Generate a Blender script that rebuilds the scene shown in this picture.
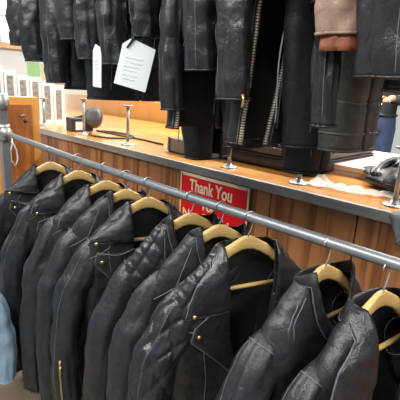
import bpy, bmesh, math, random
from mathutils import Vector, Matrix, noise
C = bpy.context.scene
for o in list(bpy.data.objects): bpy.data.objects.remove(o)
EYE = 1.55                      # camera height above the floor; Z(r) turns a height relative to the eye into a world height
def Z(r): return EYE + r
# ---------------------------------------------------------------- camera, world, lights, exposure
up = Vector((85, 1480, 410)).normalized()
xx = Vector((440, -139, 410)); xx = (xx - up*xx.dot(up)).normalized()
yy = up.cross(xx)
camd = bpy.data.cameras.new('camera'); cam = bpy.data.objects.new('camera', camd); C.collection.objects.link(cam)
cam.matrix_world = Matrix.Translation((0, 0, EYE)) @ Matrix((xx, yy, up)).to_4x4()
camd.sensor_width = 36; camd.lens = 410/400*36; camd.clip_start = .02
C.camera = cam
W = bpy.data.worlds.new('world'); C.world = W; W.use_nodes = True
W.node_tree.nodes['Background'].inputs[0].default_value = (.86, .92, 1, 1)
W.node_tree.nodes['Background'].inputs[1].default_value = .30
C.view_settings.view_transform = 'Standard'; C.view_settings.look = 'None'
C.view_settings.gamma = 1; C.view_settings.use_curve_mapping = False
C.view_settings.exposure = .35
def area(name, loc, size, power, rot=(0, 0, 0), color=(1, 1, 1)):
    l = bpy.data.lights.new(name, 'AREA'); l.shape = 'RECTANGLE'; l.size, l.size_y = size; l.energy = power; l.color = color
    o = bpy.data.objects.new(name, l); C.collection.objects.link(o); o.location = loc; o.rotation_euler = rot; return o
CEIL = 3.2
area('fluorescent_light', (-1.0, -.9, CEIL-.09), (3.2, .3), 120, color=(1, .98, .94))
area('fluorescent_light', (-2.6, .9, CEIL-.09), (.3, 2.4), 30, color=(1, .98, .94))
area('fluorescent_light', (-1.6, 3.1, CEIL-.09), (3.6, .3), 170, color=(1, .98, .94))
area('fluorescent_light', (1.6, .9, CEIL-.09), (.3, 2.4), 75, color=(1, .98, .94))
area('daylight', (-5.88, 2.6, Z(.95)), (3.6, 1.0), 50, rot=(0, math.radians(-90), 0), color=(.85, .93, 1))

# ---------------------------------------------------------------- materials
def nodes(name):
    m = bpy.data.materials.new(name); m.use_nodes = True; nt = m.node_tree
    return m, nt, nt.nodes['Principled BSDF']
def plain(name, col, rough=.5, metal=0, noise_amt=.12, scale=20, bump=0, emit=None, trans=0, alpha=1, coat=0):
    m, nt, b = nodes(name); N = nt.nodes; L = nt.links
    tc = N.new('ShaderNodeTexCoord'); n = N.new('ShaderNodeTexNoise'); n.inputs['Scale'].default_value = scale; n.inputs['Detail'].default_value = 4
    L.new(tc.outputs['Object'], n.inputs['Vector'])
    mx = N.new('ShaderNodeMix'); mx.data_type = 'RGBA'
    mx.inputs['A'].default_value = tuple(c*(1-noise_amt) for c in col)+(1,); mx.inputs['B'].default_value = tuple(min(1, c*(1+noise_amt)) for c in col)+(1,)
    L.new(n.outputs['Fac'], mx.inputs['Factor']); L.new(mx.outputs['Result'], b.inputs['Base Color'])
    b.inputs['Roughness'].default_value = rough; b.inputs['Metallic'].default_value = metal
    b.inputs['Transmission Weight'].default_value = trans; b.inputs['Alpha'].default_value = alpha; b.inputs['Coat Weight'].default_value = coat
    if bump:
        bp = N.new('ShaderNodeBump'); bp.inputs['Strength'].default_value = bump; bp.inputs['Distance'].default_value = .004
        L.new(n.outputs['Fac'], bp.inputs['Height']); L.new(bp.outputs['Normal'], b.inputs['Normal'])
    if emit:
        b.inputs['Emission Color'].default_value = emit[:3]+(1,); b.inputs['Emission Strength'].default_value = emit[3]
    return m
def leather(name, col, rough=.4, spec=.5, grain=.45, wear=.5):
    m, nt, b = nodes(name); N = nt.nodes; L = nt.links
    tc = N.new('ShaderNodeTexCoord')
    big = N.new('ShaderNodeTexNoise'); big.inputs['Scale'].default_value = 9; big.inputs['Detail'].default_value = 5; L.new(tc.outputs['Object'], big.inputs['Vector'])
    fine = N.new('ShaderNodeTexVoronoi'); fine.inputs['Scale'].default_value = 330; L.new(tc.outputs['Object'], fine.inputs['Vector'])
    mid = N.new('ShaderNodeTexNoise'); mid.inputs['Scale'].default_value = 42; mid.inputs['Detail'].default_value = 6; mid.inputs['Distortion'].default_value = .6; L.new(tc.outputs['Object'], mid.inputs['Vector'])
    cr = N.new('ShaderNodeValToRGB'); cr.color_ramp.elements[0].position = .35; cr.color_ramp.elements[1].position = .72
    cr.color_ramp.elements[0].color = tuple(col)+(1,); cr.color_ramp.elements[1].color = tuple(c*(1+wear)+.004*wear for c in col)+(1,)
    L.new(mid.outputs['Fac'], cr.inputs['Fac']); L.new(cr.outputs['Color'], b.inputs['Base Color'])
    rr = N.new('ShaderNodeMapRange'); rr.inputs['To Min'].default_value = rough-.1; rr.inputs['To Max'].default_value = rough+.14
    L.new(big.outputs['Fac'], rr.inputs['Value']); L.new(rr.outputs['Result'], b.inputs['Roughness'])
    b.inputs['Specular IOR Level'].default_value = spec*.8
    add = N.new('ShaderNodeMath'); add.operation = 'MULTIPLY_ADD'; add.inputs[1].default_value = .12
    L.new(fine.outputs['Distance'], add.inputs[0]); L.new(mid.outputs['Fac'], add.inputs[2])
    bp = N.new('ShaderNodeBump'); bp.inputs['Strength'].default_value = grain; bp.inputs['Distance'].default_value = .006
    L.new(add.outputs[0], bp.inputs['Height']); L.new(bp.outputs['Normal'], b.inputs['Normal'])
    return m
def wood(name, dark, light, scale=(7, 7, .7), rings=34, rough=.4, coat=0, bump=.15, rot=(0, 0, 0)):
    m, nt, b = nodes(name); N = nt.nodes; L = nt.links
    tc = N.new('ShaderNodeTexCoord'); mp = N.new('ShaderNodeMapping'); mp.inputs['Scale'].default_value = scale; mp.inputs['Rotation'].default_value = rot
    L.new(tc.outputs['Object'], mp.inputs['Vector'])
    n = N.new('ShaderNodeTexNoise'); n.inputs['Scale'].default_value = 1; n.inputs['Detail'].default_value = 2; n.inputs['Distortion'].default_value = .4; L.new(mp.outputs['Vector'], n.inputs['Vector'])
    a = N.new('ShaderNodeMath'); a.operation = 'MULTIPLY'; a.inputs[1].default_value = rings; L.new(n.outputs['Fac'], a.inputs[0])
    s = N.new('ShaderNodeMath'); s.operation = 'SINE'; L.new(a.outputs[0], s.inputs[0])
    f = N.new('ShaderNodeTexNoise'); f.inputs['Scale'].default_value = 14; f.inputs['Detail'].default_value = 6; L.new(mp.outputs['Vector'], f.inputs['Vector'])
    mad = N.new('ShaderNodeMath'); mad.operation = 'MULTIPLY_ADD'; mad.inputs[1].default_value = .26; L.new(s.outputs[0], mad.inputs[0]); L.new(f.outputs['Fac'], mad.inputs[2])
    cr = N.new('ShaderNodeValToRGB'); cr.color_ramp.elements[0].position = .22; cr.color_ramp.elements[1].position = .62
    cr.color_ramp.elements[0].color = dark+(1,); cr.color_ramp.elements[1].color = light+(1,)
    L.new(mad.outputs[0], cr.inputs['Fac']); L.new(cr.outputs['Color'], b.inputs['Base Color'])
    b.inputs['Roughness'].default_value = rough; b.inputs['Coat Weight'].default_value = coat; b.inputs['Coat Roughness'].default_value = .12
    bp = N.new('ShaderNodeBump'); bp.inputs['Strength'].default_value = bump; bp.inputs['Distance'].default_value = .002
    L.new(mad.outputs[0], bp.inputs['Height']); L.new(bp.outputs['Normal'], b.inputs['Normal'])
    return m
def zipmat(name, c1, c2, freq):
    m, nt, b = nodes(name); N = nt.nodes; L = nt.links
    tc = N.new('ShaderNodeTexCoord'); sp = N.new('ShaderNodeSeparateXYZ'); L.new(tc.outputs['Object'], sp.inputs[0])
    a = N.new('ShaderNodeMath'); a.operation = 'MULTIPLY'; a.inputs[1].default_value = freq; L.new(sp.outputs['Z'], a.inputs[0])
    s = N.new('ShaderNodeMath'); s.operation = 'SINE'; L.new(a.outputs[0], s.inputs[0])
    g = N.new('ShaderNodeMath'); g.operation = 'GREATER_THAN'; g.inputs[1].default_value = -.2; L.new(s.outputs[0], g.inputs[0])
    mx = N.new('ShaderNodeMix'); mx.data_type = 'RGBA'; mx.inputs['A'].default_value = c1+(1,); mx.inputs['B'].default_value = c2+(1,)
    L.new(g.outputs[0], mx.inputs['Factor']); L.new(mx.outputs['Result'], b.inputs['Base Color'])
    b.inputs['Metallic'].default_value = .6; b.inputs['Roughness'].default_value = .4
    return m
M = dict(
 leather=leather('black_leather', (.012, .0135, .0165), rough=.33),
 leather_b=leather('soft_black_leather', (.013, .015, .018), rough=.37),
 leather_c=leather('matte_black_leather', (.008, .009, .011), rough=.46, spec=.4),
 leather_g=leather('shiny_black_leather', (.012, .013, .016), rough=.30, spec=.6),
 leather_grey=leather('dark_grey_leather', (.040, .041, .038), rough=.46),
 worn_lit=leather('worn_highlit_leather_edge', (.075, .08, .09), rough=.45),  # seams and edges: worn leather, with the ridge highlight put into its paler colour
 tan=leather('tan_leather', (.25, .165, .125), rough=.42, wear=.25),
 brown=leather('brown_leather', (.20, .07, .035), rough=.4),
 lining=plain('black_lining', (.010, .010, .012), .75, scale=60, bump=.3),
 denim=plain('light_blue_denim', (.20, .30, .40), .85, scale=180, bump=.4, noise_amt=.22),
 brass=plain('brass', (.62, .47, .2), .28, .9),
 zip=zipmat('zipper_teeth', (.05, .045, .04), (.62, .54, .40), 900),
 zipd=zipmat('gold_zipper_teeth', (.06, .045, .03), (.55, .42, .22), 1100),
 cord=plain('blue_grey_piping', (.26, .31, .38), .5),
 hanger=wood('pale_hanger_wood', (.56, .37, .13), (.68, .48, .20), (30, 2, 30), 9, .38, .2, .03),
 steel=plain('galvanised_steel', (.22, .24, .26), .42, .6, scale=35, noise_amt=.2),
 wire=plain('wire_steel', (.55, .55, .54), .3, .9),
 chrome=plain('brushed_steel', (.36, .38, .38), .42, .7, scale=30, noise_amt=.3),
 alu=plain('aluminium_edge', (.42, .41, .40), .35, .7, scale=8, noise_amt=.2),
 panel=wood('counter_front_wood', (.17, .062, .020), (.34, .145, .052), (10, 10, .45), 24, .5),
 groove=plain('dark_groove', (.05, .022, .01), .8),
 top=wood('counter_top_wood', (.58, .24, .05), (.74, .36, .09), (1.2, 6, 3), 12, .25, .5, .02),
 orange=wood('amber_plywood', (.56, .25, .045), (.66, .32, .07), (5, 5, .8), 5, .35, .4, .05),
 orange_d=wood('red_brown_plywood', (.30, .095, .02), (.52, .19, .045), (14, 14, 1.5), 10, .4, .3, .08),
 red=plain('sign_red', (.62, .010, .014), .4, noise_amt=.05),
 cream=plain('sign_cream', (.72, .62, .40), .5, noise_amt=.05),
 white=plain('white_card', (.72, .75, .76), .6, noise_amt=.04),
 paper=plain('paper_tag', (.60, .66, .68), .7, noise_amt=.05, scale=8),
 ink=plain('faded_ink', (.42, .48, .56), .7), inkr=plain('faded_red_ink', (.62, .40, .42), .7),
 pink=plain('pale_pink_card', (.68, .55, .47), .6, noise_amt=.06),
 black=plain('black_plastic', (.02, .02, .022), .4), dkgrey=plain('dark_grey_plastic', (.05, .05, .055), .45),
 case=plain('dark_brown_case', (.038, .024, .021), .32, noise_amt=.3, scale=15),
 slot=plain('file_label', (.20, .20, .185), .6, noise_amt=.95, scale=38),
 greenp=plain('green_poster', (.38, .70, .32), .7), yellowp=plain('pale_yellow_poster', (.80, .72, .42), .7),
 creamp=plain('orange_cream_poster', (.80, .55, .30), .7),
 wall=plain('painted_wall', (.80, .84, .86), .8, scale=3, noise_amt=.04), ceil=plain('ceiling_tile', (.72, .72, .70), .9),
 floor=plain('beige_floor', (.22, .18, .13), .6, scale=6, noise_amt=.2), grey=plain('grey_cloth', (.17, .18, .19), .9, scale=40, bump=.5, noise_amt=.25),
 film=plain('clear_plastic_film', (.80, .84, .86), .25, alpha=.45, noise_amt=.05), acrylic=plain('smoky_acrylic', (.34, .36, .37), .2, alpha=.8),
 skin=plain('skin', (.62, .30, .18), .5), jeans=plain('blue_jeans', (.028, .05, .115), .8, scale=25, noise_amt=.5), shirt=plain('black_shirt', (.015, .017, .025), .85), hair=plain('dark_hair', (.02, .015, .01), .6),
 tube=plain('lit_tube', (1, 1, 1), .5, emit=(1, .98, .94, 4)), sky=plain('window_daylight', (.8, .88, 1), .5, emit=(.80, .88, 1, 1.5)),
)
# ---------------------------------------------------------------- helpers
def link(o, parent=None):
    C.collection.objects.link(o)
    if parent is not None: o.parent = parent
    return o
def empty(name, loc=(0, 0, 0), rz=0):
    o = bpy.data.objects.new(name, None); link(o); o.location = loc; o.rotation_euler = (0, 0, rz); o.empty_display_size = .05; return o
def tag(o, label=None, cat=None, group=None, kind=None):
    for k, v in (('label', label), ('category', cat), ('group', group), ('kind', kind)):
        if v: o[k] = v
    return o
class MB:
    def __init__(s): s.v = []; s.f = []; s.m = []; s.smooth = []
    def add(s, vs, fs, mi=0, sm=True):
        n = len(s.v); s.v += [Vector(v) for v in vs]; s.f += [tuple(i+n for i in f) for f in fs]; s.m += [mi]*len(fs); s.smooth += [sm]*len(fs)
    def box(s, lo, hi, mi=0, mat=None):
        x0, y0, z0 = lo; x1, y1, z1 = hi
        vs = [Vector(p) for p in ((x0,y0,z0),(x1,y0,z0),(x1,y1,z0),(x0,y1,z0),(x0,y0,z1),(x1,y0,z1),(x1,y1,z1),(x0,y1,z1))]
        if mat: vs = [mat @ v for v in vs]
        s.add(vs, [(0,3,2,1),(4,5,6,7),(0,1,5,4),(1,2,6,5),(2,3,7,6),(3,0,4,7)], mi, False)
    def tube(s, pts, r, n=8, mi=0, closed=False, cap=True):
        pts = [Vector(p) for p in pts]; rr = r if isinstance(r, (list, tuple)) else [r]*len(pts); vs = []
        prev = None
        for i, p in enumerate(pts):
            t = (pts[min(i+1, len(pts)-1)]-pts[max(i-1, 0)])
            if t.length < 1e-9: t = Vector((0, 0, 1))
            t.normalize()
            if prev is None: a = t.cross(Vector((0, 0, 1)) if abs(t.z) < .9 else Vector((1, 0, 0))).normalized()
            else:
                a = prev - t*prev.dot(t); a = a.normalized() if a.length > 1e-6 else t.orthogonal().normalized()
            prev = a; b = t.cross(a)
            for k in range(n): th = 2*math.pi*k/n; vs.append(p+a*math.cos(th)*rr[i]+b*math.sin(th)*rr[i])
        fs = [(i*n+k, i*n+(k+1) % n, (i+1)*n+(k+1) % n, (i+1)*n+k) for i in range(len(pts)-1) for k in range(n)]
        if cap: fs += [tuple(reversed(range(n))), tuple(range((len(pts)-1)*n, len(pts)*n))]
        s.add(vs, fs, mi)
    def lathe(s, prof, c=(0, 0, 0), n=24, mi=0, mat=None):
        vs = [Vector((r*math.cos(2*math.pi*k/n), r*math.sin(2*math.pi*k/n), z)) for r, z in prof for k in range(n)]
        if mat: vs = [mat @ v for v in vs]
        vs = [v+Vector(c) for v in vs]
        fs = [(i*n+k, i*n+(k+1) % n, (i+1)*n+(k+1) % n, (i+1)*n+k) for i in range(len(prof)-1) for k in range(n)]
        fs += [tuple(reversed(range(n))), tuple(range((len(prof)-1)*n, len(prof)*n))]
        s.add(vs, fs, mi)
    def build(s, name, mats, parent=None, solid=0, bevel=0, offset=-1, rim=None):
        me = bpy.data.meshes.new(name); me.from_pydata(s.v, [], s.f); me.update()
        for m in (mats if isinstance(mats, (list, tuple)) else [mats]): me.materials.append(m)
        for p, mi, sm in zip(me.polygons, s.m, s.smooth): p.material_index = mi; p.use_smooth = sm
        o = bpy.data.objects.new(name, me); link(o, parent)
        if solid:
            md = o.modifiers.new('solid', 'SOLIDIFY'); md.thickness = solid; md.offset = offset
            if len(me.materials) > 1: md.material_offset = 1; md.material_offset_rim = 0
        if bevel:
            md = o.modifiers.new('bevel', 'BEVEL'); md.width = bevel; md.segments = 2
        return o
def grid(rows, closed=False, disp=None, mi=0, mb=None):
    """rows of points -> smooth sheet; disp(i, j) pushes each vertex along its normal; round sheets face outwards"""
    R = len(rows); K = len(rows[0]); P = [[Vector(p) for p in r] for r in rows]; sg = 1; flip = False
    if closed or disp:
        i = R//2; c = sum(P[i], Vector())/K; tot = 0
        for j in range(K-1):
            n = (P[i][j+1]-P[i][j]).cross(P[i+1][j]-P[i][j]); tot += n.dot(P[i][j]-c)
        sg = 1 if tot > 0 else -1; flip = sg > 0
    if disp:
        Q = [[None]*K for _ in range(R)]
        for i in range(R):
            for j in range(K):
                du = P[min(i+1, R-1)][j]-P[max(i-1, 0)][j]
                dv = (P[i][(j+1) % K]-P[i][(j-1) % K]) if closed else (P[i][min(j+1, K-1)]-P[i][max(j-1, 0)])
                n = dv.cross(du)*sg; n = n.normalized() if n.length > 1e-9 else Vector((0, 0, 0))
                Q[i][j] = P[i][j]+n*disp(i, j)
        P = Q
    mb = mb or MB(); KK = K if closed else K-1
    fs = [(i*K+j, (i+1)*K+j, (i+1)*K+(j+1) % K, i*K+(j+1) % K) for i in range(R-1) for j in range(KK)]
    mb.add([p for r in P for p in r], [tuple(reversed(f)) for f in fs] if flip else fs, mi)
    return mb, P
def interp(tab, x):
    if x <= tab[0][0]: return tab[0][1]
    for (a, va), (b, vb) in zip(tab, tab[1:]):
        if x <= b:
            t = (x-a)/(b-a); t2 = t*t*(3-2*t)*.5+t*.5; return va+(vb-va)*t2
    return tab[-1][1]
def struct(o): o['kind'] = 'structure'; return o
def box_obj(name, lo, hi, m, parent=None, bevel=0):
    mb = MB(); mb.box(lo, hi); return mb.build(name, m, parent, bevel=bevel)

# ---------------------------------------------------------------- room
struct(box_obj('floor', (-6, -3, -.1), (3, 8, 0), M['floor']))
struct(box_obj('ceiling', (-6, -3, CEIL), (3, 8, CEIL+.1), M['ceil']))
struct(box_obj('wall_back', (-6, 8, 0), (3, 8.1, CEIL), M['wall']))
mb = MB(); y0, y1, z0, z1 = .8, 4.4, Z(.42), Z(1.45)
mb.box((-6.15, -3, 0), (-6, 8, z0)); mb.box((-6.15, -3, z1), (-6, 8, CEIL)); mb.box((-6.15, -3, z0), (-6, y0, z1)); mb.box((-6.15, y1, z0), (-6, 8, z1))
struct(mb.build('wall_left', M['wall']))
w = struct(empty('window_1', (-6.08, 0, 0)))
box_obj('window_pane', (-.02, y0, z0), (-.01, y1, z1), M['sky'], w)
mb = MB()
for k in range(13):
    y = y0+(y1-y0)*k/12; mb.box((0, y-.012, z0), (.03, y+.012, z1))
for k in range(4):
    z = z0+(z1-z0)*k/3; mb.box((0, y0, z-.012), (.035, y1, z+.012))
mb.build('window_frame', M['alu'], w)
box_obj('window_sill', (.0, y0-.05, z0-.07), (.16, y1+.05, z0), M['creamp'], w)
# ceiling fittings that carry the light
for i, (x, y, sx, sy, lab) in enumerate(((-1, -.9, 3.3, .34, 'long white ceiling fluorescent fitting over the jacket rack'), (-2.6, .9, .34, 2.5, 'white ceiling fluorescent fitting crossing above the far end of the rails'),
        (-1.6, 3.1, 3.7, .34, 'long white ceiling fluorescent fitting behind the counter'), (1.6, .9, .34, 2.5, 'white ceiling fluorescent fitting crossing beyond the near end of the rails'))):
    t = empty('ceiling_light', (x, y, CEIL)); tag(t, lab, 'ceiling light')
    box_obj('housing', (-sx/2, -sy/2, -.06), (sx/2, sy/2, 0), M['white'], t)
    box_obj('diffuser', (-sx/2+.03, -sy/2+.03, -.075), (sx/2-.03, sy/2-.03, -.06), M['tube'], t)

# ---------------------------------------------------------------- counter
TOP = Z(-.35); CY = 1.32; CX0, CX1 = -4.6, 1.0
cnt = empty('counter', ((CX0+CX1)/2, CY, 0)); tag(cnt, 'long wooden shop counter with plank front and aluminium edge behind the rails', 'counter')
def rel(o): o.matrix_parent_inverse = cnt.matrix_world.inverted(); return o
ox = -(CX0+CX1)/2; oy = -CY
def cbox(mb, lo, hi): mb.box((lo[0]+ox, lo[1]+oy, lo[2]), (hi[0]+ox, hi[1]+oy, hi[2]))
mb = MB(); cuts = [CX0, -4.1, -3.6, -3.1, -2.746, -2.42, -2.08, -1.724, -1.448, -1.131, -.873, -.524, -.2, .12, .5, CX1]
for a, b in zip(cuts, cuts[1:]): cbox(mb, (a+.003, CY, .0), (b-.003, CY+.02, TOP-.03))
mb.build('front_panel', M['panel'], cnt, bevel=.002)
mb = MB(); cbox(mb, (CX0, CY+.021, 0), (CX1, CY+.035, TOP-.03)); mb.build('backing_board', M['groove'], cnt)
mb = MB(); cbox(mb, (CX0, CY-.005, TOP-.03), (CX1, 2.5, TOP)); mb.build('countertop', M['top'], cnt)
mb = MB(); cbox(mb, (CX0, CY-.016, TOP-.032), (CX1, CY-.005, TOP+.002)); cbox(mb, (CX0, CY-.018, TOP-.030), (CX1, CY-.016, TOP-.022)); cbox(mb, (CX0, CY-.018, TOP-.010), (CX1, CY-.016, TOP-.001)); cbox(mb, (CX0, CY-.016, TOP+.0005), (CX1, CY+.004, TOP+.003))
mb.build('edge_strip', M['alu'], cnt)
mb = MB(); cbox(mb, (CX0, 2.47, 0), (CX1, 2.5, TOP-.03)); mb.build('rear_panel', M['panel'], cnt)
# low cabinet behind the counter
bk = box_obj('back_cabinet', (-5.2, 2.62, 0), (-1.7, 3.0, Z(-.17)), M['orange'], bevel=.004); tag(bk, 'low amber wooden cabinet standing behind the counter', 'cabinet')
# posts with flanges
POSTS = [(-3.02, 1.43, .205, 'stubby steel post with flange foot beside the white file boxes'), (-2.455, 1.43, .235, 'stubby steel post on the counter in front of the black round device'),
         (-1.955, 1.42, .225, 'stubby steel post with round cap left of the smoky acrylic tray'), (-1.19, 1.43, .15, 'stubby steel post on the counter edge above the red sign'),
         (-.822, 1.43, .15, 'stubby steel post on the counter beside the crumpled clear film'), (-.447, 1.42, .198, 'stubby steel post with round cap in front of the folded black garment')]
for x, y, h, lab in POSTS:
    t = empty('steel_post', (x, y, TOP)); tag(t, lab, 'post', 'steel posts along the counter edge')
    mb = MB(); mb.lathe([(.0085, .004), (.0085, h-.004)], n=16); mb.build('pole', M['chrome'], t)
    mb = MB(); mb.lathe([(.041, 0), (.041, .003), (.036, .006), (.014, .008), (.013, .018), (.0086, .018)], n=28)
    for k in range(3): a = k*2.1; mb.lathe([(.004, 0), (.004, .002), (.002, .0035)], (math.cos(a)*.027, math.sin(a)*.027, .006), n=8)
    mb.build('flange', M['chrome'], t)
    mb = MB(); mb.lathe([(.0086, h-.014), (.013, h-.012), (.03, h-.005), (.03, h)], n=24); mb.build('cap', M['chrome'], t)

# ---------------------------------------------------------------- sign
sg = empty('sign', (-1.165, CY-.022, Z(-.385))); tag(sg, 'red sign with cream lettering thanking people for not smoking on counter front', 'sign')
SW, SH = .405, .33
mb = MB(); mb.box((-SW/2, 0, -SH), (SW/2, .004, 0)); mb.build('board', M['cream'], sg)
mb = MB(); mb.box((-SW/2+.008, -.0012, -SH+.009), (SW/2-.008, .001, -.013)); mb.build('red_field', M['red'], sg)
def text(name, s, width, height, cx, cz, m, parent, y=-.0015, depth=.0006, off=.02):
    cu = bpy.data.curves.new(name, 'FONT'); cu.body = s; cu.size = 1; cu.align_x = 'CENTER'; cu.extrude = .02; cu.offset = off; cu.space_character = 1.0
    t = bpy.data.objects.new(name, cu); C.collection.objects.link(t); bpy.context.view_layer.update()
    me = bpy.data.meshes.new_from_object(t.evaluated_get(bpy.context.evaluated_depsgraph_get())); bpy.data.objects.remove(t)
    xs = [v.co.x for v in me.vertices]; ys = [v.co.y for v in me.vertices]
    sx = width/(max(xs)-min(xs)); sy = height/(max(ys)-min(ys)); mx = (max(xs)+min(xs))/2; my = (max(ys)+min(ys))/2
    for v in me.vertices:
        x, yv, z = v.co; v.co = ((x-mx)*sx+cx, y-(depth if z > 0 else 0), (yv-my)*sy+cz)
    me.materials.clear(); me.materials.append(m); o = bpy.data.objects.new(name, me); link(o, parent); return o
text('lettering', 'Thank You', .256, .058, -.012, -.052, M['cream'], sg, off=.022)
text('lettering', 'For', .075, .040, -.012, -.134, M['cream'], sg, off=.035)
text('lettering', 'Not Smoking', .350, .058, -.002, -.198, M['cream'], sg, off=.022)
mb = MB()
for x in (-SW/2+.012, SW/2-.012):
    mb = MB(); mb.lathe([(.004, 0), (.004, .002), (.001, .003)], (x, -.001, -.008), n=10, mat=Matrix.Rotation(math.pi/2, 4, 'X')); mb.build('nail', M['steel'], sg)

# ---------------------------------------------------------------- rails
RY, RZ, RR = .9, Z(-.345), .0145
lr = empty('garment_rail', (-1, RY, RZ)); tag(lr, 'lower galvanised steel pipe rail carrying the front row of jackets', 'rail')
mb = MB(); mb.tube([(-1.42, 0, .035*1.0), (-1.2, 0, .026), (-.6, 0, .008), (0, 0, 0), (.9, 0, -.004), (1.5, 0, -.004)], RR, 20); mb.build('pipe', M['steel'], lr)
up1 = empty('rail_upright', (-2.41, .9, 0)); tag(up1, 'grey steel upright holding the far end of the lower rail', 'post')
mb = MB(); mb.box((-.022, -.022, 0), (.022, .022, Z(-.13))); mb.build('post', M['steel'], up1, bevel=.003)
mb = MB(); rotY = Matrix.Rotation(math.pi/2, 4, 'Y')
mb.lathe([(.034, -.03), (.034, .03), (.026, .035), (.026, .055)], (0, 0, Z(-.31)), n=20, mat=rotY); mb.lathe([(.034, -.045), (.036, -.03), (.036, .03), (.034, .045)], (0, 0, Z(-.31)), n=20)
mb.build('clamp', M['chrome'], up1); mb = MB(); mb.lathe([(.034, -.03), (.036, .0), (.034, .05), (.01, .055)], (0, 0, Z(-.15)), n=20); mb.lathe([(.03, -.05), (.03, .0)], (0, -.02, Z(-.14)), n=20, mat=Matrix.Rotation(math.pi/2, 4, 'X'))
mb.build('clamp', M['chrome'], up1)
mb = MB(); mb.lathe([(.08, 0), (.08, .01), (.03, .02)], n=24); mb.build('foot', M['steel'], up1)
up2 = empty('rail_upright', (.45, .9, 0)); tag(up2, 'steel upright holding the near end of the lower rail out of frame', 'post')
mb = MB(); mb.box((-.022, -.022, 0), (.022, .022, RZ+.05)); mb.build('post', M['steel'], up2, bevel=.003)
mb = MB(); mb.lathe([(.08, 0), (.08, .01), (.03, .02)], n=24); mb.build('foot', M['steel'], up2)
UY, UZ = 1.10, Z(.66)
ur = empty('garment_rail', (-1, UY, UZ)); tag(ur, 'upper pipe rail above the frame carrying the high row of jackets', 'rail')
mb = MB(); mb.tube([(-2.2, 0, 0), (1.6, 0, 0)], RR, 16); mb.build('pipe', M['steel'], ur)
for x in (-2.15, 1.5):
    mb = MB(); mb.tube([(x, 0, 0), (x, 0, CEIL-UZ)], .01, 12); mb.build('hanging_rod', M['steel'], ur)

# ---------------------------------------------------------------- hanger
def make_hanger(bar=True, hook_flip=1):
    """origin = crown of the wood; +Y across, +X front, hook up to a rail .055 above"""
    t = empty('coat_hanger')
    n = 41; rows = []
    top = [(0, 0), (.015, -.001), (.03, -.010), (.06, -.025), (.10, -.054), (.15, -.108), (.18, -.138), (.198, -.150)]
    bot = [(0, -.041), (.02, -.043), (.04, -.051), (.07, -.067), (.10, -.090), (.15, -.138), (.18, -.158), (.198, -.158)]
    for k in range(n):
        a = -.198+.396*k/(n-1); A = abs(a); zt = interp(top, A); zb = interp(bot, A); fw = .004*(A/.198)**2-.004; th = .007+.006*(A/.198)
        if A > .185: th *= .7
        ring = []
        for q in range(12):
            an = 2*math.pi*q/12; c, s = math.cos(an), math.sin(an)
            ring.append((fw+th*math.copysign(abs(c)**.55, c), a, (zt+zb)/2+(zt-zb)/2*math.copysign(abs(s)**.6, s)))
        rows.append(ring)
    mb, _ = grid(rows, True); K = 12
    mb.f += [tuple(range(K)), tuple(reversed(range((n-1)*K, n*K)))]; mb.m += [0, 0]; mb.smooth += [True, True]
    mb.build('wooden_arm', M['hanger'], t)
    if bar:
        mb = MB(); mb.tube([(0, -.150, -.158), (0, .150, -.158)], .0065, 10)
        mb.build('trouser_bar', M['hanger'], t)
        for s in (-1, 1):
            mb = MB(); mb.tube([(0, s*.142, -.158), (0, s*.142, -.125)], .003, 8); mb.build('bar_support', M['hanger'], t)
    r = .0185; cz = .055+RR-r+.0035; pts = [(0, 0, -.006), (0, 0, cz-r-.004)]
    s = hook_flip
    pts = [(0, 0, -.008), (0, 0, .004), (0, s*.006, .014), (0, s*.0145, cz-.008)]
    for k in range(13):
        an = math.radians(-10+k*16); pts.append((0, s*r*math.cos(an), cz+r*math.sin(an)))
    mb = MB(); mb.tube(pts, .0019, 8); mb.build('hook', M['wire'], t)
    return t

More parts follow.
